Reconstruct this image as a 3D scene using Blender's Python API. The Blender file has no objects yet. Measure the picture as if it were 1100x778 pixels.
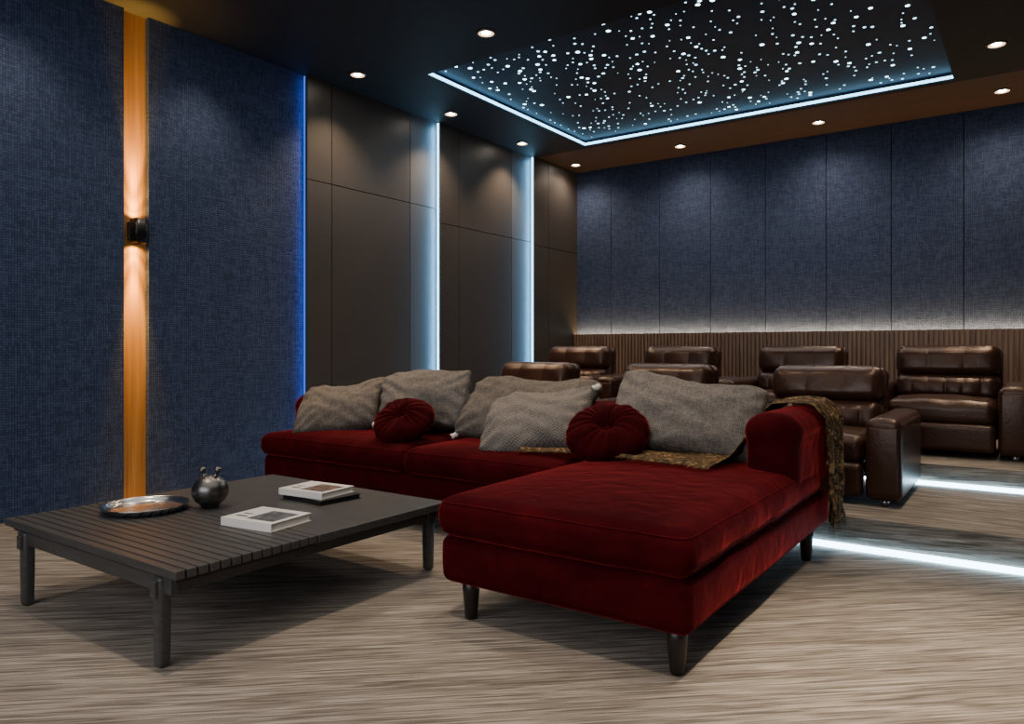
import bpy, bmesh, math, random
from math import sin, cos, pi, radians, tan, exp
from mathutils import Vector, Matrix, noise
random.seed(7)
C = bpy.context.scene.collection
# ---------------------------------------------------------------- materials
def nt(name):
    m = bpy.data.materials.new(name); m.use_nodes = True
    t = m.node_tree; b = t.nodes['Principled BSDF']
    return m, t, b
def N(t, typ, **kw):
    n = t.nodes.new(typ)
    for k, v in kw.items():
        if k in n.inputs: n.inputs[k].default_value = v
        else: setattr(n, k, v)
    return n
def L(t, a, b): t.links.new(a, b)
def ramp(t, fac, stops):
    r = t.nodes.new('ShaderNodeValToRGB'); e = r.color_ramp.elements
    while len(e) < len(stops): e.new(0.5)
    for i, (p, c) in enumerate(stops):
        e[i].position = p; e[i].color = (c[0], c[1], c[2], 1)
    L(t, fac, r.inputs['Fac']); return r.outputs['Color']
def math_(t, op, a, b=None, c=None):
    n = t.nodes.new('ShaderNodeMath'); n.operation = op
    for i, v in enumerate((a, b, c)):
        if v is None: continue
        if isinstance(v, (int, float)): n.inputs[i].default_value = v
        else: L(t, v, n.inputs[i])
    return n.outputs[0]
def white(t, a, b=0.0):
    cb = t.nodes.new('ShaderNodeCombineXYZ')
    for i, v in enumerate((a, b)):
        if isinstance(v, (int, float)): cb.inputs[i].default_value = v
        else: L(t, v, cb.inputs[i])
    n = t.nodes.new('ShaderNodeTexWhiteNoise'); n.noise_dimensions = '2D'; L(t, cb.outputs[0], n.inputs['Vector']); return n.outputs['Value']
def bump(t, b, h, strength, dist=0.01):
    n = N(t, 'ShaderNodeBump', Strength=strength, Distance=dist); L(t, h, n.inputs['Height']); L(t, n.outputs[0], b.inputs['Normal'])
def coords(t, scale=(1,1,1), rot=(0,0,0), src='Object'):
    tc = t.nodes.new('ShaderNodeTexCoord'); mp = t.nodes.new('ShaderNodeMapping')
    mp.inputs['Scale'].default_value = scale; mp.inputs['Rotation'].default_value = rot
    L(t, tc.outputs[src], mp.inputs['Vector']); return mp.outputs[0]
def plain(name, c, rough=.5, metal=0, var=.15, sc=8, bmp=.0, bsc=60, **kw):
    m, t, b = nt(name)
    v = coords(t); n = N(t, 'ShaderNodeTexNoise', Scale=sc, Detail=4.0); L(t, v, n.inputs['Vector'])
    lo = [x*(1-var) for x in c]; hi = [x*(1+var) for x in c]
    L(t, ramp(t, n.outputs['Fac'], [(.3, lo), (.7, hi)]), b.inputs['Base Color'])
    b.inputs['Roughness'].default_value = rough; b.inputs['Metallic'].default_value = metal
    for k, x in kw.items(): b.inputs[k].default_value = x
    if bmp:
        n2 = N(t, 'ShaderNodeTexNoise', Scale=bsc, Detail=5.0); L(t, v, n2.inputs['Vector']); bump(t, b, n2.outputs['Fac'], bmp)
    return m
def emit(name, c, s):
    m, t, b = nt(name)
    b.inputs['Base Color'].default_value = (0,0,0,1)
    b.inputs['Emission Color'].default_value = (*c, 1); b.inputs['Emission Strength'].default_value = s
    return m
def woven(name, dark, mid, light, p=.018, wall=True, run=6):
    """plain weave: crossed threads of pitch p, every thread run with a shade of its own"""
    m, t, b = nt(name)
    tc = t.nodes.new('ShaderNodeTexCoord'); sp = t.nodes.new('ShaderNodeSeparateXYZ'); L(t, tc.outputs['Object'], sp.inputs[0])
    u = math_(t, 'ADD', sp.outputs['X'], sp.outputs['Y']) if wall else sp.outputs['X']
    v = sp.outputs['Z']
    us, vs = math_(t, 'DIVIDE', u, p), math_(t, 'DIVIDE', v, p)
    fu, fv = math_(t, 'FLOOR', us), math_(t, 'FLOOR', vs)
    def run_(a, bq):
        off = math_(t, 'MULTIPLY', white(t, a, 3.7), 9.0)
        return white(t, a, math_(t, 'FLOOR', math_(t, 'ADD', math_(t, 'DIVIDE', bq, run), off)))
    warp = run_(fu, fv); weft = run_(math_(t, 'ADD', fv, 517.0), fu)
    par = math_(t, 'FLOORED_MODULO', math_(t, 'ADD', fu, fv), 2.0)
    mixv = math_(t, 'ADD', math_(t, 'MULTIPLY', warp, par), math_(t, 'MULTIPLY', weft, math_(t, 'SUBTRACT', 1.0, par)))
    both = math_(t, 'MULTIPLY', math_(t, 'ADD', warp, weft), .5)
    gu = math_(t, 'ABSOLUTE', math_(t, 'SINE', math_(t, 'MULTIPLY', us, pi))); gv = math_(t, 'ABSOLUTE', math_(t, 'SINE', math_(t, 'MULTIPLY', vs, pi)))
    g = math_(t, 'POWER', math_(t, 'MULTIPLY', gu, gv), .5)
    h = math_(t, 'ADD', math_(t, 'MULTIPLY', mixv, .28), math_(t, 'ADD', math_(t, 'MULTIPLY', both, .16), math_(t, 'MULTIPLY', g, .56)))
    L(t, ramp(t, h, [(.15, dark), (.57, mid), (.97, light)]), b.inputs['Base Color'])
    b.inputs['Roughness'].default_value = .9; b.inputs['Specular IOR Level'].default_value = .2
    bump(t, b, g, .35, p*.4)
    return m
def wood(name, c0, c1, scale, rough=.45):
    m, t, b = nt(name)
    n = N(t, 'ShaderNodeTexNoise', Scale=1.0, Detail=6.0, Distortion=.6); L(t, coords(t, scale), n.inputs['Vector'])
    L(t, ramp(t, n.outputs['Fac'], [(.3, c0), (.7, c1)]), b.inputs['Base Color']); b.inputs['Roughness'].default_value = rough
    bump(t, b, n.outputs['Fac'], .15, .004)
    return m
M = {}
M['blue'] = woven('blue_linen', (.017,.026,.053), (.034,.051,.104), (.066,.092,.165), .017, True, 4)
M['grey'] = woven('grey_linen', (.084,.075,.066), (.158,.142,.127), (.240,.221,.202), .009, False, 3)
M['greyb'] = woven('taupe_linen', (.078,.066,.055), (.150,.129,.110), (.230,.202,.176), .009, False, 3)
def carpet(name, ang, pitch=.0095, ln=.26):
    m, t, b = nt(name)
    v = coords(t, (1,1,1), (0,0,radians(-ang)))
    sp = t.nodes.new('ShaderNodeSeparateXYZ'); L(t, v, sp.inputs[0])
    al = sp.outputs['X']; ac = math_(t, 'ADD', sp.outputs['Y'], sp.outputs['Z'])
    def lines(pt, ln, seed):
        k = math_(t, 'FLOOR', math_(t, 'DIVIDE', math_(t, 'ADD', ac, seed), pt))
        s = math_(t, 'ADD', math_(t, 'DIVIDE', al, ln), math_(t, 'MULTIPLY', white(t, k, seed), 17.0))
        f0 = math_(t, 'FLOOR', s); a = white(t, k, f0); c = white(t, k, math_(t, 'ADD', f0, 1.0))
        fr = math_(t, 'SUBTRACT', s, f0); fr = math_(t, 'MINIMUM', math_(t, 'MAXIMUM', math_(t, 'MULTIPLY', math_(t, 'SUBTRACT', fr, .35), 3.3), 0.0), 1.0)
        return math_(t, 'ADD', math_(t, 'MULTIPLY', a, math_(t, 'SUBTRACT', 1.0, fr)), math_(t, 'MULTIPLY', c, fr))
    a = lines(pitch, ln, 1.3); c = lines(pitch*.5, ln*.5, 5.1)
    def ns(s, d):
        mp = t.nodes.new('ShaderNodeMapping'); mp.inputs['Scale'].default_value = s; L(t, v, mp.inputs['Vector'])
        n = N(t, 'ShaderNodeTexNoise', Scale=1.0, Detail=d); L(t, mp.outputs[0], n.inputs['Vector']); return n.outputs['Fac']
    h = math_(t, 'ADD', math_(t, 'ADD', math_(t, 'MULTIPLY', a, .40), math_(t, 'MULTIPLY', c, .34)), math_(t, 'MULTIPLY', ns((150,260,260), 2.0), .26))
    L(t, ramp(t, h, [(.22, (.105,.089,.074)), (.48, (.212,.183,.153)), (.64, (.282,.249,.210)), (.80, (.390,.352,.302))]), b.inputs['Base Color'])
    b.inputs['Roughness'].default_value = .95; b.inputs['Specular IOR Level'].default_value = .1
    bump(t, b, ns((300,300,300), 2.0), .25, .004)
    return m
M['carpet'] = carpet('streaked_carpet', 42)
M['carpet2'] = carpet('streaked_step_carpet', 3, .012, .22)
def velvet(name, k=1.0):
    m, t, b = nt(name)
    v = coords(t); n = N(t, 'ShaderNodeTexNoise', Scale=5.0, Detail=5.0, Distortion=.8, Roughness=.55); L(t, v, n.inputs['Vector'])
    L(t, ramp(t, n.outputs['Fac'], [(.30, (.031*k,.0010*k,.0026*k)), (.52, (.043*k,.0015*k,.0034*k)), (.74, (.060*k,.0024*k,.0046*k))]), b.inputs['Base Color'])
    b.inputs['Roughness'].default_value = .85; b.inputs['Specular IOR Level'].default_value = .04
    b.inputs['Sheen Weight'].default_value = .6; b.inputs['Sheen Roughness'].default_value = .24; b.inputs['Sheen Tint'].default_value = (1,.08,.08,1)
    n2 = N(t, 'ShaderNodeTexNoise', Scale=8.0, Detail=4.0, Distortion=.5); L(t, v, n2.inputs['Vector']); bump(t, b, n2.outputs['Fac'], .22, .04)
    return m
M['velvet'] = velvet('red_velvet'); M['velvetc'] = velvet('red_velvet_cushion', .78)
def leather():
    m, t, b = nt('brown_leather')
    v = coords(t); n = N(t, 'ShaderNodeTexNoise', Scale=5.0, Detail=4.0); L(t, v, n.inputs['Vector'])
    L(t, ramp(t, n.outputs['Fac'], [(.3, (.026,.0105,.0065)), (.7, (.042,.017,.0105))]), b.inputs['Base Color'])
    b.inputs['Roughness'].default_value = .32
    b.inputs['Specular Tint'].default_value = (1,.80,.70,1)
    w = N(t, 'ShaderNodeTexNoise', Scale=24.0, Detail=4.0, Distortion=1.2); L(t, v, w.inputs['Vector']); bump(t, b, w.outputs['Fac'], .13, .015)
    return m
M['leather'] = leather()
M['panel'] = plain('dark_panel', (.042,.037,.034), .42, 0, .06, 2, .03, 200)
M['panellit'] = plain('lit_edge_panel', (.065,.068,.075), .5, 0, .05, 2, .03, 200)  # dark panel copy with lighter, cooler colour to strengthen the strip glow
M['ceil'] = plain('black_ceiling', (.010,.010,.012), .6, 0, .1)
M['ceilbrown'] = plain('brown_ceiling', (.095,.055,.034), .5, 0, .1)
M['backing'] = plain('black_backing', (.006,.006,.007), .8)
M['star'] = plain('star_panel', (.010,.024,.056), .55, 0, .2)
M['wall'] = plain('dark_wall', (.12,.11,.11), .8)
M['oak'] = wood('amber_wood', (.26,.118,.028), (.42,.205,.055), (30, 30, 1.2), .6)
M['slat'] = wood('walnut_slats', (.090,.056,.038), (.21,.132,.090), (40, 40, 2), .5)
M['table'] = wood('charcoal_wood', (.037,.036,.035), (.062,.060,.058), (4, 60, 60), .42)
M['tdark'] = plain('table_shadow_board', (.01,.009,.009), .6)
M['legdark'] = plain('black_wood', (.012,.009,.008), .35)
M['metalblack'] = plain('black_metal', (.03,.03,.032), .3, .8, .05)
M['silver'] = plain('silver', (.44,.45,.46), .22, 1, .03)
M['bronze'] = plain('dark_bronze', (.17,.165,.16), .34, 1, .1)
M['white'] = plain('tassel_white', (.78,.75,.70), .9)
M['page'] = plain('paper', (.75,.72,.66), .8, 0, .05, 300)
M['cover'] = plain('white_cover', (.78,.76,.73), .35, 0, .03)
M['coverdark'] = plain('dark_cover', (.012,.011,.012), .35)
M['print'] = plain('cover_print', (.16,.11,.08), .4, 0, .8, 40)
M['print2'] = plain('cover_print_grey', (.12,.12,.13), .4, 0, .7, 40)
M['ledw'] = emit('led_cool_white', (.46,.76,1), 15)
M['ledc'] = emit('led_icy', (.30,.68,1), 6)
M['ledb'] = emit('led_blue', (.05,.2,.9), 1.2)
M['ledcove'] = emit('led_cove', (.26,.66,1), 6.5)
M['ledwarm'] = emit('led_warm_wash', (1,.66,.31), 92)
M['lens'] = emit('downlight_lens', (1,.9,.76), 60)
M['halo_reflector'] = emit('downlight_halo_reflector', (1,.62,.30), 2.6)  # emits by itself to give the warm halo round the lens
M['stardot'] = emit('star_point', (.62,.88,1), 8)
M['stardim'] = emit('star_point_dim', (.5,.82,1), 3.6)
def throw_mat():
    m, t, b = nt('brown_throw')
    v = coords(t); w = N(t, 'ShaderNodeTexNoise', Scale=15.0, Detail=3.0, Distortion=2.5); L(t, v, w.inputs['Vector'])
    L(t, ramp(t, w.outputs['Fac'], [(.40, (.020,.010,.005)), (.47, (.120,.070,.028)), (.53, (.026,.013,.007)), (.62, (.24,.15,.062))]), b.inputs['Base Color'])
    b.inputs['Roughness'].default_value = .8; b.inputs['Specular IOR Level'].default_value = .2
    n2 = N(t, 'ShaderNodeTexNoise', Scale=220.0, Detail=2.0); L(t, v, n2.inputs['Vector']); bump(t, b, n2.outputs['Fac'], .2, .004); return m
M['throw'] = throw_mat()
def zigzag_mat():
    m, t, b = nt('zigzag_linen')
    tc = t.nodes.new('ShaderNodeTexCoord'); sp = t.nodes.new('ShaderNodeSeparateXYZ'); L(t, tc.outputs['Object'], sp.inputs[0])
    zz = math_(t, 'PINGPONG', math_(t, 'MULTIPLY', sp.outputs['X'], 1.0), .014)
    s = math_(t, 'SINE', math_(t, 'MULTIPLY', math_(t, 'ADD', sp.outputs['Z'], zz), 400))
    n = N(t, 'ShaderNodeTexNoise', Scale=160.0, Detail=3.0); L(t, tc.outputs['Object'], n.inputs['Vector'])
    h = math_(t, 'ADD', math_(t, 'MULTIPLY', s, .16), n.outputs['Fac'])
    L(t, ramp(t, h, [(.28, (.088,.077,.066)), (.52, (.165,.147,.129)), (.74, (.28,.256,.229))]), b.inputs['Base Color'])
    b.inputs['Roughness'].default_value = .9; bump(t, b, h, .5, .01); return m
M['zig'] = zigzag_mat()
# ---------------------------------------------------------------- mesh helpers
def rbox(bm, c, s, r=.01, n=2, m=2, fn=None):
    h = [x/2 for x in s]; r = min([r]+[x*.999 for x in h]); ax = []
    for i in range(3):
        a = h[i]-r; o = [a + r*tan(pi/4*k/m) for k in range(m+1)]
        ni = n if isinstance(n, int) else n[i]
        inner = [-a + 2*a*k/ni for k in range(1, ni)]
        ax.append([-x for x in reversed(o)] + inner + o)
    vs = {}
    def V(p):
        k = tuple(round(x, 6) for x in p)
        if k not in vs:
            q = [max(-(h[i]-r), min(h[i]-r, p[i])) for i in range(3)]
            d = Vector([p[i]-q[i] for i in range(3)])
            if d.length > 1e-9: d = d.normalized()*r
            w = Vector(q)+d
            if fn: w = fn(w)
            vs[k] = bm.verts.new(w + Vector(c))
        return vs[k]
    for a in range(3):
        b_, c_ = (a+1) % 3, (a+2) % 3
        for sg in (-1, 1):
            A, B = ax[b_], ax[c_]
            for i in range(len(A)-1):
                for j in range(len(B)-1):
                    q = []
                    for (ii, jj) in ((i,j),(i+1,j),(i+1,j+1),(i,j+1)):
                        p = [0,0,0]; p[a] = sg*h[a]; p[b_] = A[ii]; p[c_] = B[jj]; q.append(V(p))
                    if sg < 0: q.reverse()
                    if len(set(q)) == 4:
                        try: bm.faces.new(q)
                        except ValueError: pass
def box(bm, x0, x1, y0, y1, z0, z1, r=0):
    if r: rbox(bm, ((x0+x1)/2,(y0+y1)/2,(z0+z1)/2), (x1-x0,y1-y0,z1-z0), r, 1, 2); return
    v = [bm.verts.new((x,y,z)) for x in (x0,x1) for y in (y0,y1) for z in (z0,z1)]
    for f in ((0,1,3,2),(4,6,7,5),(0,4,5,1),(2,3,7,6),(0,2,6,4),(1,5,7,3)): bm.faces.new([v[i] for i in f])
def tube_loop(bm, pts, r, seg=6):
    n = len(pts); rings = []
    for i, p in enumerate(pts):
        d = (pts[(i+1) % n]-pts[i-1]).normalized(); s = d.cross(Vector((0,0,1)))
        s = s.normalized() if s.length > 1e-4 else Vector((1,0,0)); w = s.cross(d)
        rings.append([bm.verts.new(p + s*(r*cos(2*pi*k/seg)) + w*(r*sin(2*pi*k/seg))) for k in range(seg)])
    for i in range(n):
        a, b = rings[i], rings[(i+1) % n]
        for k in range(seg): bm.faces.new((a[k], a[(k+1) % seg], b[(k+1) % seg], b[k]))
def lathe(bm, prof, c=(0,0,0), seg=32, close=True):
    rings = []
    for (r, z) in prof:
        if r < 1e-5: rings.append([bm.verts.new((c[0], c[1], c[2]+z))])
        else: rings.append([bm.verts.new((c[0]+r*cos(2*pi*k/seg), c[1]+r*sin(2*pi*k/seg), c[2]+z)) for k in range(seg)])
    for a, b in zip(rings[:-1], rings[1:]):
        for k in range(seg):
            k2 = (k+1) % seg
            if len(a) == 1 and len(b) == 1: continue
            if len(a) == 1: bm.faces.new((a[0], b[k2], b[k]))
            elif len(b) == 1: bm.faces.new((a[k], a[k2], b[0]))
            else: bm.faces.new((a[k], a[k2], b[k2], b[k]))
def mk(name, bm, mat, parent=None, smooth=True, world=False, mtx=None):
    if world and parent is not None:
        for v in bm.verts: v.co -= parent.location
    if mtx is not None: bmesh.ops.transform(bm, matrix=mtx, verts=bm.verts)
    bmesh.ops.recalc_face_normals(bm, faces=bm.faces)
    me = bpy.data.meshes.new(name); bm.to_mesh(me); bm.free()
    me.materials.append(M[mat] if isinstance(mat, str) else mat)
    if smooth: me.shade_smooth()
    o = bpy.data.objects.new(name, me); C.objects.link(o); o.parent = parent
    return o
def tag(o, label, cat, group=None):
    o['label'] = label; o['category'] = cat
    if group: o['group'] = group
    return o
def thing(name, label, cat, loc, rotz=0, group=None):
    o = bpy.data.objects.new(name, None); C.objects.link(o); o.empty_display_size = .1
    o.location = loc; o.rotation_euler = (0,0,rotz); return tag(o, label, cat, group)
def copy_tree(o, parent=None):
    c = o.copy(); C.objects.link(c); c.parent = parent
    for ch in list(o.children): copy_tree(ch, c)
    return c
def struct(name, bm, mat, smooth=False):
    o = mk(name, bm, mat, None, smooth); o['kind'] = 'structure'; return o
def sbox(name, mat, *a):
    bm = bmesh.new(); box(bm, *a); return struct(name, bm, mat)
B = bmesh.new
# ---------------------------------------------------------------- room shell
XL, XR, YF, YB, H = -5.55, 2.2, -1.7, 9.3, 3.70
Z1, Z2 = .19, .34
sbox('floor', 'carpet', XL-.2, XR, YF, YB+.2, -.1, 0)
sbox('floor_lower_tier', 'carpet2', XL-.05, XR, 4.55, YB, .001, Z1)
sbox('floor_upper_tier', 'carpet2', XL-.05, XR, 5.93, YB, Z1, Z2)
sbox('wall_left', 'backing', XL-.2, XL-.05, YF, YB+.2, 0, H+.2)
sbox('wall_back', 'backing', XL-.2, XR, YB, YB+.2, 0, H+.2)
sbox('wall_right', 'wall', XR, XR+.15, YF, YB+.2, 0, H+.2)
sbox('wall_front', 'wall', XL-.2, XR, YF-.15, YF, 0, H+.2)
RX0, RX1, RY0, RY1 = -4.61, -.614, 5.14, 8.11
bm = B()
box(bm, XL-.05, RX0, YF, 8.2, H, H+.2); box(bm, RX1, XR, YF, 8.2, H, H+.2)
box(bm, RX0, RX1, YF, RY0, H, H+.2); box(bm, RX0, RX1, RY1, 8.2, H, H+.2)
struct('ceiling', bm, 'ceil')
sbox('trim_1', 'ceilbrown', XL-.05, XR, 8.2, YB, H, H+.2)
tn = 2
def trim(mat, *a, r=0):
    global tn
    bm = B(); box(bm, *a, r) if r else box(bm, *a)
    o = struct('trim_%d' % tn, bm, mat); tn += 1; return o
trim('blue', XL-.05, XL, YF, 2.825, 0, H)
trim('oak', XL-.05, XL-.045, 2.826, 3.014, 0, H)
trim('blue', XL-.05, XL, 3.015, 4.49, 0, H)
st = .05
BY1, BY2 = 6.30, 8.14
def bay(y0, y1, joints, zj, x):
    ys = [y0]+joints+[y1]
    for a, b in zip(ys[:-1], ys[1:]):
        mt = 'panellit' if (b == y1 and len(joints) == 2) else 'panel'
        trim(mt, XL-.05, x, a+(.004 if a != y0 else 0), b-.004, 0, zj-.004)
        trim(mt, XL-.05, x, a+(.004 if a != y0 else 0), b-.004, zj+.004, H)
bay(4.49, BY1, [4.78, 5.87], 2.73, XL+st)
bay(BY1, BY2, [6.64, 7.70], 2.57, XL+2*st)
bay(BY2, 9.28, [8.50], 2.53, XL+3*st)
def led(name, mat, a, label, group=None):
    bm = B(); box(bm, *a); return tag(mk(name, bm, mat, None, False), label, 'light strip', group)
led('wall_light_strip', 'ledb', (XL+.004, XL+.02, 4.484, 4.489, .02, H-.01), 'thin vertical blue light strip at the edge of the blue fabric wall', None)
led('wall_light_strip', 'ledc', (XL+st+.014, XL+2*st-.010, BY1-.008, BY1-.001, .02, H-.01), 'vertical icy white light strip between the first and second dark panel bays')
led('wall_light_strip', 'ledc', (XL+2*st+.014, XL+3*st-.010, BY2-.008, BY2-.001, .02, H-.01), 'vertical icy white light strip nearest the far corner of the room')
xs = [XL+.1, -4.85, -4.12, -3.41, -2.71, -2.0, -1.31, -.61, .1, .8, 1.5, XR]
for a, b in zip(xs[:-1], xs[1:]):
    trim('blue', a+.004, b-.004, YB-.03, YB, 1.3, H)
bm = B()
box(bm, XL+.1, XR, YB-.12, YB-.105, Z2, 1.36)
x = XL+.12
while x < XR-.05:
    box(bm, x, x+.030, YB-.142, YB-.12, Z2, 1.36); x += .048
struct('trim_%d' % tn, bm, 'slat'); tn += 1
trim('backing', XL+.1, XR, YB-.105, YB-.03, 1.30, 1.334)
led('wainscot_light_strip', 'ledwarm', (XL+.15, XR-.05, YB-.102, YB-.082, 1.335, 1.347), 'warm light strip hidden behind the top of the slatted wainscot')
led('step_light_strip', 'ledw', (XL+.16, XR, 4.532, 4.549, .005, .037), 'cool white light strip along the foot of the lower carpeted step')
led('step_light_strip', 'ledw', (XL+.16, XR, 5.912, 5.929, Z1+.003, Z1+.032), 'cool white light strip along the foot of the upper carpeted step')
# star ceiling
star = thing('star_ceiling_panel', 'dark blue starry ceiling panel dotted with small blue-white light points', 'ceiling panel', ((RX0+RX1)/2, (RY0+RY1)/2, H+.07))
bm = B(); box(bm, RX0, RX1, RY0, RY1, H+.07, H+.12); mk('panel', bm, 'star', star, False, True)
pts = []
tries = 0
while len(pts) < 540 and tries < 60000:
    tries += 1
    p = (random.uniform(RX0+.08, RX1-.06), random.uniform(RY0+.08, RY1-.08))
    d = noise.noise(Vector((p[0]*2.2, p[1]*2.2, 3.1)))*.7 + .55 + .25*exp(-((p[0]+2.6)/1.2)**2)
    if random.random() > d: continue
    if any((p[0]-q[0])**2+(p[1]-q[1])**2 < .055**2 for q in pts): continue
    pts.append(p)
sz = sorted([random.choice((.005,.006,.007,.008,.009,.010,.012,.015,.018)) * random.uniform(.85,1.1) for _ in pts], reverse=True)
disc = B(); lathe(disc, [(0,0),(1,0),(1,.1),(0,.1)], seg=20)
me0 = None; rest = B()
for i, (p, s) in enumerate(zip(pts, sz)):
    if i < 100:
        if me0 is None:
            o = mk('star_light', disc, 'stardot', star, False); me0 = o
        else:
            o = me0.copy(); C.objects.link(o); o.parent = star
        o.location = (p[0]-star.location.x, p[1]-star.location.y, -.002); o.scale = (s, s, .01)
    else:
        lathe(rest, [(0,-.002),(s,-.002),(s,0),(0,0)], (p[0], p[1], H+.07), 14)
o = mk('star_light', rest, 'stardim', star, False, True); o['kind'] = 'stuff'
t_ = .010; zc = (H+.014, H+.040)
led('cove_light_strip', 'ledcove', (RX0, RX0+t_, RY0+t_, RY1-t_, *zc), 'icy light strip along the left edge of the star ceiling')
led('cove_light_strip', 'ledcove', (RX0, RX1, RY1-t_, RY1, *zc), 'icy light strip along the far edge of the star ceiling')
# ---------------------------------------------------------------- downlights
def spot(name, loc, power, size, blend=.7, col=(1,.8,.6), rot=(0,0,0), parent=None, rad=.03):
    l = bpy.data.lights.new(name, 'SPOT'); l.energy = power; l.spot_size = radians(size); l.spot_blend = blend; l.color = col; l.shadow_soft_size = rad
    o = bpy.data.objects.new(name, l); C.objects.link(o); o.location = loc; o.rotation_euler = rot; o.parent = parent; return o
dl = thing('ceiling_downlight', 'round ceiling downlight in front of the first tall dark wall panel', 'downlight', (-5.12, 4.76, H), 0, 'recessed ceiling downlights')
bm = B(); lathe(bm, [(.062,-.002),(.065,-.012),(.075,-.009),(.080,0),(.062,0)], seg=32); mk('trim_ring', bm, 'bronze', dl)
bm = B(); lathe(bm, [(.036,-.003),(.062,-.010),(.064,-.002),(.036,-.002)], seg=32); mk('halo_reflector', bm, 'halo_reflector', dl)
bm = B(); lathe(bm, [(0,-.012),(.02,-.011),(.037,-.004),(.037,-.002),(0,-.002)], seg=24); mk('lens', bm, 'lens', dl, False)
spot('beam', (0,0,-.03), 150, 105, .9, (1,.72,.46), parent=dl)
soft_beam = bpy.data.lights.new('soft_beam', 'SPOT'); soft_beam.energy = 68; soft_beam.spot_size = radians(150); soft_beam.spot_blend = 1; soft_beam.color = (1,.78,.58); soft_beam.shadow_soft_size = .05
for (x, y, lab) in [(-5.15,6.14,'round ceiling downlight above the second dark panel bay, between the two icy wall strips'),
                    (-5.17,7.53,'round ceiling downlight beside the far left corner of the star ceiling'),
                    (-5.17,8.84,'round ceiling downlight in the far corner where the dark panels meet the blue back wall'),
                    (-3.62,8.78,'round ceiling downlight over the back wall, second from the far left corner'),
                    (-1.97,8.75,'round ceiling downlight over the back wall, third from the far left corner'),
                    (-.25,8.73,'round ceiling downlight at the right end of the row over the back wall'),
                    (-.25,7.37,'round ceiling downlight right of the star ceiling in the black ceiling border'),
                    (-3.6,4.73,'round ceiling downlight before the near left corner of the star ceiling')]:
    c = copy_tree(dl); c.location = (x, y, H); c['label'] = lab
    if y > 8.6:
        for ch in c.children:
            if ch.type == 'LIGHT': ch.data = soft_beam
for (x, y, p, a) in [(-.25,6.0,80,75),(-.25,4.6,120,75),(-.1,2.9,800,42),(-2.0,4.7,90,60),(-5.12,3.4,60,100),(-5.12,2.0,60,100),(-3.6,3.2,90,50),(-3.6,1.6,90,50),(-2.0,3.2,150,50),(-1.9,1.5,230,46),(-.4,1.6,170,50)]:
    spot('ceiling_spot', (x, y, H-.03), p, a, .9, (1,.81,.62), rad=.06)
def area(name, loc, rot, sx, sy, p, col, spread=180):
    l = bpy.data.lights.new(name, 'AREA'); l.shape = 'RECTANGLE'; l.size = sx; l.size_y = sy; l.energy = p; l.color = col; l.spread = radians(spread)
    o = bpy.data.objects.new(name, l); C.objects.link(o); o.location = loc; o.rotation_euler = rot; return o
area('ceiling_fill', (-2.0, 1.6, H-.05), (0,0,0), 5.5, 4.5, 72, (1,.93,.85))
area('screen_glow', (-1.8, YF+.1, 1.9), (radians(90),0,0), 4.0, 2.0, 88, (.95,.95,1))  # soft frontal fill standing in for an unseen projection screen
area('rear_fill', (-2.5, 7.2, H-.02), (0,0,0), 3.5, 1.5, 34, (1,.93,.86))
def wash(x, y, p, col):
    d = Vector((-.82,-.57,0)); o = area('strip_wash', (x, y, H/2), (0,0,0), .02, H-.1, p, col)
    o.rotation_mode = 'QUATERNION'; z = -d; yv = Vector((0,0,1)); xv = yv.cross(z)
    o.rotation_quaternion = Matrix((xv, yv, z)).transposed().to_quaternion()
wash(XL+2*st-.006, BY1-.018, 13, (.20,.58,1))
wash(XL+3*st-.006, BY2-.018, 13, (.20,.58,1))
wash(XL+st-.004, 4.474, 3.2, (.05,.20,1))
# ---------------------------------------------------------------- wall sconce
sc = thing('wall_sconce', 'black metal up-and-down wall sconce on the amber wood strip', 'wall lamp', (XL-.045, 2.92, 2.04))
bm = B(); box(bm, 0, .03, -.05, .05, -.07, .07, .006); mk('back_plate', bm, 'metalblack', sc)
bm = B()
def sq_shell(bm, cx, R0, R1, z0, z1, n=64):
    rows = []
    for k in range(n):
        a = 2*pi*k/n; q = (abs(cos(a))**5+abs(sin(a))**5)**(-.2)
        rows.append([bm.verts.new((cx+r*q*cos(a), r*q*sin(a), z)) for (r, z) in ((R0,z0),(R1,z0),(R1,z1),(R0,z1))])
    for i in range(n):
        p, q = rows[i], rows[(i+1) % n]
        for j in range(4): bm.faces.new((p[j], q[j], q[(j+1)%4], p[(j+1)%4]))
sq_shell(bm, .078, .045, .051, -.09, .09)
mk('shade', bm, 'metalblack', sc)
bm = B(); lathe(bm, [(0,-.02),(.03,-.02),(.03,.02),(0,.02)], (.078,0,0), 20); mk('bulb', bm, emit('bulb', (1,.6,.25), 20), sc)
for s, nm in ((1,'up_beam'), (-1,'down_beam')):
    rx = pi if s > 0 else 0
    spot(nm, (.060,0,s*.100), 620, 27, 1, (1,.52,.085), (rx, radians(-3*s), 0), sc, .02)
    spot(nm, (.041,0,s*.102), 60, 70, 1, (1,.52,.085), (rx,0,0), sc, .015)
    spot(nm, (.036,0,s*.102), 6, 160, .8, (1,.54,.10), (rx,0,0), sc, .012)
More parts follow.
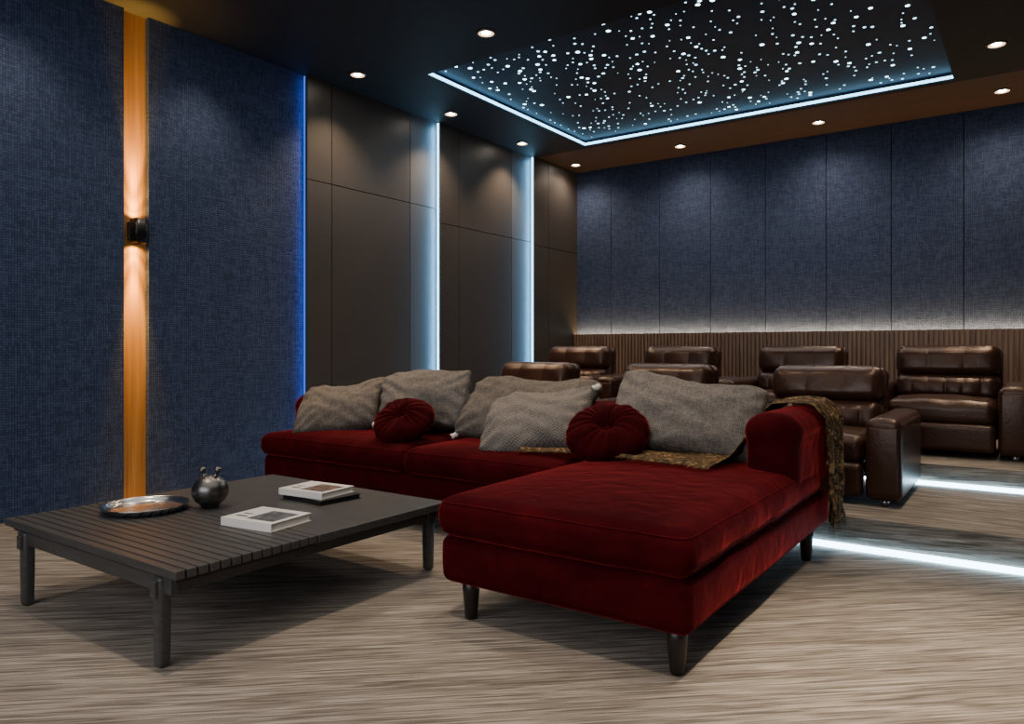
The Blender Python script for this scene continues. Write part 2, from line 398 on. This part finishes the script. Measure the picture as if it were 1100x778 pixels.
# ---------------------------------------------------------------- sofa
sofa = thing('sectional_sofa', 'long dark red velvet sectional sofa with a chaise on black tapered legs', 'sofa', (-2.85, 3.9, 0))
def wr(amp, f=3.0, seed=0):
    def g(w):
        n = noise.noise(Vector((w.x*f+seed, w.y*f, w.z*f*1.3)))*amp + noise.noise(Vector((w.x*f*3+seed, w.y*f*3, w.z*f*3)))*amp*.4
        return w + w.normalized()*n if w.length > 1e-6 else w
    return g
def soft(name, x0,x1,y0,y1,z0,z1,r,crown=0,amp=.008,seed=0,n=(22,22,4), puff=0, piping=False):
    hx, hy, hz = (x1-x0)/2, (y1-y0)/2, (z1-z0)/2
    c = Vector(((x0+x1)/2,(y0+y1)/2,(z0+z1)/2))
    g = wr(amp, 3.2, seed)
    def fn(w):
        w = g(w)
        ux, uy, uz = min(1,abs(w.x/hx)), min(1,abs(w.y/hy)), min(1,abs(w.z/hz))
        if w.z > 0: w.z += crown*(1-ux**4)*(1-uy**4)*min(1, w.z/hz)
        if puff:
            k = puff*(1-uz**2); w.x *= 1+k/hx; w.y *= 1+k/hy
        return w
    bm = B(); rbox(bm, c, (x1-x0,y1-y0,z1-z0), r, n, 5, fn); o = mk(name, bm, 'velvet', sofa, True, True)
    if piping:
        for zs in (1, -1):
            a_, b_, q = hx-r, hy-r, r*.82
            L_ = []
            for (sx, sy, a0) in ((1,1,0),(-1,1,90),(-1,-1,180),(1,-1,270)):
                for k in range(7):
                    t = radians(a0+15*k); L_.append(Vector((sx*a_+q*cos(t), sy*b_+q*sin(t), zs*(hz-r+r*.572))))
            P = []
            for i in range(len(L_)):
                p0, p1 = L_[i], L_[(i+1) % len(L_)]; m_ = max(1, int((p1-p0).length/.06))
                for k in range(m_): P.append(c - sofa.location + fn(p0.lerp(p1, k/m_)))
            bm = B(); tube_loop(bm, P, .0038); mk('piping', bm, 'velvet', o)
    return o
SX0, SX1, CX, SY, CY, SB = -4.76, -.95, -2.08, 3.46, 2.38, 4.5
soft('base', SX0, CX-.003, SY+.01, SB, .155, .355, .040, 0, .005, 1, (30,14,4), .004)
soft('base', CX+.008, SX1-.006, CY+.014, SB, .155, .357, .042, 0, .005, 2, (20,30,4), .004)
soft('seat_cushion', SX0+.0, -3.30, SY-.014, 4.24, .348, .515, .060, .032, .010, 3, (30,26,4), puff=.014, piping=True)
soft('seat_cushion', -3.292, CX-.01, SY-.014, 4.24, .348, .515, .060, .032, .010, 4, (30,26,4), puff=.014, piping=True)
soft('chaise_cushion', CX+.006, SX1-.004, CY+.002, 4.24, .350, .524, .060, .030, .010, 5, n=(26,40,4), puff=.014, piping=True)
soft('backrest', SX0+.2, SX1-.2, 4.22, SB, .34, .78, .08, .02, .008, 6, (40,4,8))
def armfn(x0, x1, z1, seed):
    bm = B(); hz = (z1-.36)/2
    def fn(w):
        w = wr(.006, 3.6, seed)(w)
        if w.z > hz*.3: w.x *= 1+.13*sin(min(1,(w.z-hz*.3)/(hz*.7))*pi*.75)
        return w
    rbox(bm, ((x0+x1)/2, (3.71+SB+.01)/2, (.36+z1)/2), (x1-x0, SB+.01-3.71, z1-.36), .115, (6,16,12), 5, fn); return bm
mk('armrest', armfn(SX1-.255, SX1+.002, .83, 7), 'velvet', sofa, True, True)
mk('armrest', armfn(SX0, SX0+.235, .80, 8), 'velvet', sofa, True, True)
for (x, y) in [(-1.03,2.47),(-1.96,2.47),(-1.01,4.2),(-1.96,4.35),(-4.62,3.6),(-4.62,4.35),(-3.3,3.6),(-3.3,4.35)]:
    bm = B(); lathe(bm, [(0,0),(.022,0),(.026,.006),(.036,.12),(.038,.178),(0,.178)], (x,y,0), 28); mk('leg', bm, 'legdark', sofa, True, True)
# ---------------------------------------------------------------- pillows
def pillow(label, w, h, T, mat, loc, yaw, lean, roll, seed, tassels=True, nu=40, slump=.05, skew=0):
    bm = B(); F, K = {}, {}
    def co(u, v, s):
        x = w/2*u*(1-.05*(1-v*v)) + skew*v; z = h/2*v*(1-.065*(1-u*u))
        cr_ = (abs(u)**5)*(abs(v)**5); x *= 1-.09*cr_; z *= 1-.14*cr_     # soft corners
        t = T/2*(max(0,(1-u*u)*(1-v*v)))**.33*(1-.22*v)
        n1 = noise.noise(Vector((u*1.6+seed, v*1.6, s*2.0)))*.024 + noise.noise(Vector((u*4+seed, v*4, s*2.0)))*.010
        fold = .006*sin((u*1.3+v*2.1+.6*noise.noise(Vector((u*2,v*2,seed))))*6+seed)*(1-u*u)*(1-v*v)
        r = (1-abs(u))*(1-abs(v)); cr = .009*sin(15*(abs(u)-abs(v))+seed)*exp(-5*r)
        t = max(0, t + (n1+cr+fold)*min(1, t/(T*.15)) )
        bend = .05*u*u*w
        zz = z + noise.noise(Vector((u*1.2+seed, 7, v)))*.035 - .016*cos(u*pi*.5)*(v > 0)*v
        return Vector((x + noise.noise(Vector((seed, v*1.2, u)))*.03, s*t - bend*.4 + slump*(v*v if v > 0 else -.1*v), zz))
    def q(i): 
        a = -1+2*i/nu; return sin(a*pi/2)*.6 + a*.4
    for i in range(nu+1):
        for j in range(nu+1):
            u, v = q(i), q(j)
            F[i,j] = bm.verts.new(co(u, v, -1))
            K[i,j] = F[i,j] if i in (0,nu) or j in (0,nu) else bm.verts.new(co(u, v, 1))
    for i in range(nu):
        for j in range(nu):
            bm.faces.new((F[i,j],F[i+1,j],F[i+1,j+1],F[i,j+1]))
            try: bm.faces.new((K[i,j],K[i,j+1],K[i+1,j+1],K[i+1,j]))
            except ValueError: pass
    cs = {'bl': F[0,0].co.copy(), 'tl': F[0,nu].co.copy(), 'br': F[nu,0].co.copy(), 'tr': F[nu,nu].co.copy()}
    o = mk('throw_pillow', bm, mat); tag(o, label, 'pillow', 'grey throw pillows on the sofa')
    R = Matrix.Rotation(radians(yaw),4,'Z') @ Matrix.Rotation(radians(-lean),4,'X') @ Matrix.Rotation(radians(roll),4,'Y')
    o.matrix_world = Matrix.Translation(loc) @ R
    if tassels:
        Ri = R.inverted().to_3x3()
        fw = Ri @ Vector((.1,-.75,-.25))
        for key in tassels:
            p = cs[key]
            bm = B(); lathe(bm, [(0,.010),(.010,.008),(.018,-.003),(.020,-.011),(.015,-.019),(.017,-.026),(.021,-.048),(0,-.046)], seg=14)
            rot = Vector((0,0,-1)).rotation_difference((fw+Vector((p.x,0,p.z)).normalized()).normalized()).to_matrix().to_4x4()
            mk('tassel', bm, 'white', o, mtx=Matrix.Translation(p) @ rot)
    return o
pillow('slumped taupe linen pillow at the left end of the sofa, leaning on the left armrest', .66,.46,.25,'greyb', (-4.29,3.83,.715), 26, 34, -11, 1.3, ('bl','br','tr'), skew=.05)
pillow('upright grey linen pillow behind the red round cushion on the left seat', .74,.52,.24,'grey', (-3.66,4.06,.782), 12, 22, -4, 5.7, ())
pillow('wide taupe pillow at the rear of the middle seat behind the zigzag pillow', .94,.49,.23,'greyb', (-2.74,4.06,.760), 10, 27, 0, 9.1, ('bl',), skew=.05)
pillow('zigzag-woven grey pillow with white tassels lying in front on the middle seat', .68,.48,.25,'zig', (-2.49,3.79,.715), 14, 37, -9, 13.9, ('bl','tr','br'), skew=.03)
pillow('largest grey linen pillow, on the chaise beside the right armrest', .88,.51,.27,'grey', (-1.60,3.98,.78), 14, 27, 7, 17.4, ())
def round_cushion(label, R, T, loc, yaw, lean, seed):
    bm = B(); NT, NR = 180, 18; P = 17
    def co(k, rho, s):
        th = 2*pi*k/NT; th2 = th + .09*sin(3*th+seed) + .05*sin(7*th+seed*2) + .22*rho; g = abs(sin(P*th2/2))**.8
        am = .75+.5*noise.noise(Vector((cos(th)*3+seed, sin(th)*3, s)))
        t = T/2*(max(0,1-rho**3.2))**.5*(1-.85*exp(-(rho/.2)**2))
        t *= 1-.24*am*(1-g)*(1-abs(rho-.4)*.9); r = R*rho*(1-.02*(1-g)*rho)
        r *= 1+.06*noise.noise(Vector((cos(th)*1.2+seed, sin(th)*1.2, 0)))
        v = Vector((r*cos(th), s*t, r*sin(th)))
        v.y += .020*noise.noise(Vector((v.x*9+seed, v.z*9, s))) + .10*(v.x/R)**2*R*.25 + .02*max(0, v.z/R)
        return v
    ed = [bm.verts.new(co(k, 1, 0)) for k in range(NT)]
    for s in (-1, 1):
        c0 = bm.verts.new(co(0, 0, s)); prev = None
        for i in range(1, NR+1):
            ring = ed if i == NR else [bm.verts.new(co(k, sin(pi/2*i/NR), s)) for k in range(NT)]
            for k in range(NT):
                k2 = (k+1) % NT
                if prev is None: bm.faces.new((c0, ring[k], ring[k2]))
                else: bm.faces.new((prev[k], prev[k2], ring[k2], ring[k]))
            prev = ring
    o = mk('round_cushion', bm, 'velvetc'); tag(o, label, 'cushion', 'round pleated red cushions')
    o.matrix_world = Matrix.Translation(loc) @ Matrix.Rotation(radians(yaw),4,'Z') @ Matrix.Rotation(radians(-lean),4,'X')
    bm = B(); lathe(bm, [(0,-.008),(.018,-.006),(.023,0),(.018,.006),(0,.010)], seg=20)
    mk('button', bm, 'velvetc', o, mtx=Matrix.Translation((0,-T*.10,0)) @ Matrix.Rotation(radians(90),4,'X'))
round_cushion('round pleated red velvet cushion on the left seat in front of the upright grey pillow', .215, .18, (-3.51,3.68,.665), 14, 50, 1.0)
round_cushion('round pleated red velvet cushion between the zigzag pillow and the chaise pillow', .230, .19, (-1.94,3.66,.690), 20, 52, 4.2)
# throw blanket
path = [(-2.46,.560),(-2.22,.566),(-2.05,.566),(-1.85,.576),(-1.6,.578),(-1.4,.574),(-1.29,.570),(-1.245,.61),(-1.230,.70),(-1.235,.79),(-1.175,.850),(-1.07,.863),(-.97,.850),(-.905,.77),(-.910,.62),(-.912,.45),(-.905,.30),(-.90,.20)]
bm = B(); rows = []
ns_, nv = 140, 48
for i in range(ns_+1):
    f = i/ns_*(len(path)-1); k = min(int(f), len(path)-2); a = f-k
    x = path[k][0]*(1-a)+path[k+1][0]*a; z = path[k][1]*(1-a)+path[k+1][1]*a
    s = i/ns_
    e = max(0, min(1, (s-.34)/.22)); e = e*e*(3-2*e)
    ya = 3.50+.64*e + .03*sin(s*17) + (.04*sin(s*9+1)); yb = 4.12+.46*e + .02*sin(s*13)
    if s > .7: ya += (s-.7)*.30
    row = []
    for j in range(nv+1):
        y = ya+(yb-ya)*j/nv; zz = z; xx = x
        w = .009*noise.noise(Vector((s*12, j/nv*5, 2))) + .008*sin(j/nv*18+s*7)
        hang = max(0, s-.72)*3.5
        if e < .5 or k in (10,11): zz += w+.006 - (.010 if j < 2 and e < .5 else 0)
        else: xx += (w*(1.6+1.2*hang)+.006+.010*hang)*(1 if x > -1.06 else -1)
        if y > 4.52: 
            zz -= (y-4.52)*1.2 if k in (10,11,12) else 0
        row.append(bm.verts.new((xx, y, zz)))
    rows.append(row)
for a, b in zip(rows[:-1], rows[1:]):
    for j in range(nv): bm.faces.new((a[j], a[j+1], b[j+1], b[j]))
hem = [v.co.copy() for v in rows[-1]]; fr = [r[0].co.copy() for r in rows[:52]]
th = mk('throw_blanket', bm, 'throw'); tag(th, 'brown and gold mottled throw blanket draped over the chaise seat and right armrest', 'blanket')
sd = th.modifiers.new('thick', 'SOLIDIFY'); sd.thickness = .003; sd.offset = 1
def strand(bm, p, d, l, w=.004):
    side = Vector((-d.y, d.x, 0)); side = side.normalized()*w if side.length > .1 else Vector((0,w,0))
    q = p + d*l + Vector((random.uniform(-.006,.006), random.uniform(-.006,.006), 0))
    v = [bm.verts.new(x_) for x_ in (p-side, p+side, q+side*.5, q-side*.5)]; bm.faces.new(v)
    n = Vector((.003,0,.003)); v = [bm.verts.new(x_+n) for x_ in (p-side, p+side, q+side*.5, q-side*.5)]; bm.faces.new(v)
bm = B()
for a, b in zip(hem[:-1], hem[1:]):
    for k in range(2): strand(bm, a.lerp(b, k/2), Vector((0,0,-1)), random.uniform(.04,.065), .002)
mk('fringe', bm, 'throw', th, False)
bm = B()
for a, b in zip(fr[:-1], fr[1:]):
    for k in range(2): strand(bm, a.lerp(b, k/2), Vector((random.uniform(-.3,.3),-1,-.12)).normalized(), random.uniform(.02,.035), .002)
mk('fringe', bm, 'throw', th, False)
# ---------------------------------------------------------------- recliners
rc = thing('recliner_armchair', 'dark brown leather recliner with thick arms beside the sofa armrest, nearest in the lower row', 'armchair', (-1.22, 4.93, Z1), 0, 'leather recliners on the stepped platforms')
def seatpart(name, c, s, r, fn=None, n=(10,6,6)):
    bm = B(); rbox(bm, c, s, r, n, 5, fn); return mk(name, bm, 'leather', rc)
def backfn(c, s, pleat=0, bulge=.02):
    def f(w):
        X, Z = w.x/(s[0]/2), w.z/(s[2]/2)
        if w.y < 0:
            w.y -= bulge*(1-min(1,abs(X))**3)*(1-min(1,abs(Z))**2)
            w.y += noise.noise(Vector((w.x*6, w.z*9+c[2]*9, 1)))*.008
            if pleat: w.y += .012*(1-abs(sin(pi*(w.x/s[0]+.5)*pleat))**.3)*(1-abs(Z)**3)
        if abs(X) > .8: w.z *= 1-.06*(abs(X)-.8)*5
        w.y += (w.z+c[2]-.36)*.2
        return w
    return f
def bp(name, c, s, r, pleat=0, bulge=.02, n=(56,4,14)): return seatpart(name, c, s, r, backfn(c, s, pleat, bulge), n)
bp('headrest', (0,.69,.715), (.76,.20,.25), .075, 3, .030)
bp('back_cushion', (0,.68,.50), (.745,.20,.215), .07, 6, .040)
bp('back_cushion', (0,.66,.375), (.73,.19,.10), .045, 0, .03)
bp('back_shell', (0,.79,.45), (.77,.11,.77), .05, 0, 0, (6,3,10))
def seatfn(w):
    if w.z > 0: w.z += .03*(1-min(1,abs(w.x/.37))**2)*(1-min(1,abs(w.y/.33))**2); w.z += noise.noise(Vector((w.x*7, w.y*7, 0)))*.008
    return w
seatpart('seat', (0,.35,.325), (.740,.64,.19), .07, seatfn, (20,20,4))
seatpart('footrest', (0,.045,.15), (.73,.10,.21), .04, None, (8,2,6))
for s in (-1, 1):
    a = seatpart('armrest', (s*.478,.48,.28), (.205,.96,.49), .045, lambda w: Vector((w.x, w.y, w.z + (.016*(1-min(1,abs(w.x/.1025))**2) if w.z > 0 else 0))), (4,12,6))
    bm = B(); rbox(bm, (s*.478,-.002,.28), (.160,.016,.40), .007, 1, 2); mk('arm_front_panel', bm, 'leather', a)
    for y in (.06, .9):
        bm = B(); lathe(bm, [(0,0),(.022,0),(.022,.045),(0,.045)], (s*.48, y, 0), 16); mk('foot', bm, 'silver', rc)
first = rc
for (x, y, z, lab) in [(-2.45,4.93,Z1,'dark brown leather recliner in the lower row, middle one behind the chaise pillow'),
                       (-3.74,4.93,Z1,'dark brown leather recliner in the lower row, farthest left, peeking over the taupe pillow'),
                       (-.585,6.36,Z2,'dark brown leather recliner at the right photo edge on the upper row, seat fully visible'),
                       (-1.755,6.36,Z2,'dark brown leather recliner on the upper row directly behind the nearest lower recliner'),
                       (-2.93,6.36,Z2,'dark brown leather recliner on the upper row, second from the left wall'),
                       (-4.11,6.36,Z2,'dark brown leather recliner on the upper row closest to the left wall')]:
    c = copy_tree(first); c.location = (x, y, z); c['label'] = lab
# ---------------------------------------------------------------- coffee table
TX0, TX1, TY0, TY1, TZ = -3.86, -2.44, 1.42, 2.88, .372
LX0, LX1 = -3.69, -2.575
tb = thing('coffee_table', 'large low charcoal wood coffee table with a half-slatted top', 'table', ((TX0+TX1)/2, (TY0+TY1)/2, 0))
bm = B(); box(bm, TX0, TX1, 2.052, TY1, TZ-.035, TZ, .004); mk('top_board', bm, 'table', tb, False, True)
bm = B(); y = TY0
for k in range(14):
    box(bm, TX0, TX1, y, y+.0375, TZ-.032, TZ, .003); y += .0451
mk('slatted_top', bm, 'table', tb, False, True)
bm = B(); box(bm, TX0+.05, TX1-.03, TY0+.02, 2.06, TZ-.05, TZ-.033); mk('gap_shade_board', bm, 'tdark', tb, False, True)  # near-black board put in to make the slat gaps read as shade
for x in (LX0, LX1):
    bm = B(); box(bm, x-.017, x+.017, TY0-.01, TY1+.04, TZ-.115, TZ-.055, .004); mk('rail', bm, 'table', tb, False, True)
for y in (1.452, 2.885):
    bm = B(); box(bm, LX0-.075, LX1+.075, y-.015, y+.015, TZ-.100, TZ-.042, .004); mk('rail', bm, 'table', tb, False, True)
for x in (LX0, LX1):
    for y in (1.448, 2.885):
        bm = B()
        def fn(w):
            k = 1-.10*max(0, -w.z/.16); w.x *= k; w.y *= k; return w
        rbox(bm, (x, y, .166), (.056,.050,.332), .017, (1,1,6), 4, fn); mk('leg', bm, 'table', tb, True, True)
# tray
tr = B(); lathe(tr, [(0,.001),(.168,.001),(.182,.005),(.192,.022),(.198,.030),(.198,.033),(.193,.032),(.184,.020),(.174,.007),(.162,.004),(0,.004)], seg=96)
tr = mk('serving_tray', tr, 'silver'); tr.location = (-3.50,1.885,TZ); tag(tr, 'round shiny silver tray on the slatted side of the coffee table', 'tray')
# vase with two knobbed necks
vs = thing('bud_vase', 'small dark bronze bulb vase with little knobbed necks on the coffee table', 'vase', (-3.30,2.10,TZ))
bm = B(); lathe(bm, [(0,0),(.035,0),(.04,.004)] + [(.086*sin(a), .083-.078*cos(a)) for a in [radians(d) for d in range(35,180,8)]] + [(0,.161)], seg=40); mk('body', bm, 'bronze', vs)
for (a, tilt, ln) in ((215,20,.022),(35,20,.024)):
    bm = B(); lathe(bm, [(.016,.0),(.010,.012),(.009,ln),(.013,ln+.003),(.019,ln+.013),(.014,ln+.024),(.006,ln+.028),(0,ln+.028)], seg=20)
    R = Matrix.Rotation(radians(a),4,'Z') @ Matrix.Rotation(radians(tilt),4,'Y')
    mk('neck', bm, 'bronze', vs, mtx=Matrix.Translation((0,0,.080)) @ R @ Matrix.Translation((0,0,.074)))
# books
def book(label, x, y, z, w, d, t, rz, cov, pr):
    b = thing('book', label, 'book', (x,y,z), radians(rz), 'books on the coffee table')
    bm = B(); box(bm, -w/2, w/2, -d/2, d/2, 0, .003); box(bm, -w/2, w/2, -d/2, d/2, t-.003, t); box(bm, -w/2, w/2, -d/2-.003, -d/2, 0, t); mk('cover', bm, cov, b, False)
    bm = B(); box(bm, -w/2+.006, w/2-.006, -d/2, d/2-.006, .003, t-.003); mk('pages', bm, 'page' if cov == 'cover' else 'coverdark', b, False)
    if pr:
        bm = B(); box(bm, -w*.10, w*.42, -d*.38, d*.30, t, t+.0006); box(bm, -w*.40, -w*.18, -d*.3, -d*.22, t, t+.0006); box(bm, -w*.40, -w*.22, -d*.1, -d*.05, t, t+.0006); mk('cover_print', bm, pr, b, False)
    return b
book('white book lying alone on the coffee table near the slats', -2.80,2.06,TZ,.30,.24,.036,8,'cover','print2')
book('dark covered book under a white book on the coffee table', -3.03,2.57,TZ,.32,.25,.024,-4,'coverdark',None)
book('white book on top of the dark book', -3.06,2.56,TZ+.0245,.30,.235,.032,6,'cover','print')
# ---------------------------------------------------------------- camera + world
cam = bpy.data.cameras.new('camera'); co = bpy.data.objects.new('camera', cam); C.objects.link(co)
co.location = (0,0,1.15); co.rotation_euler = (radians(90), 0, math.atan(560/792))
cam.sensor_width = 36; cam.lens = 36*792/1100; cam.shift_y = -14/1100; cam.clip_start = .05
bpy.context.scene.camera = co
w = bpy.data.worlds.new('world'); bpy.context.scene.world = w; w.use_nodes = True
w.node_tree.nodes['Background'].inputs[0].default_value = (.02,.025,.03,1); w.node_tree.nodes['Background'].inputs[1].default_value = .5
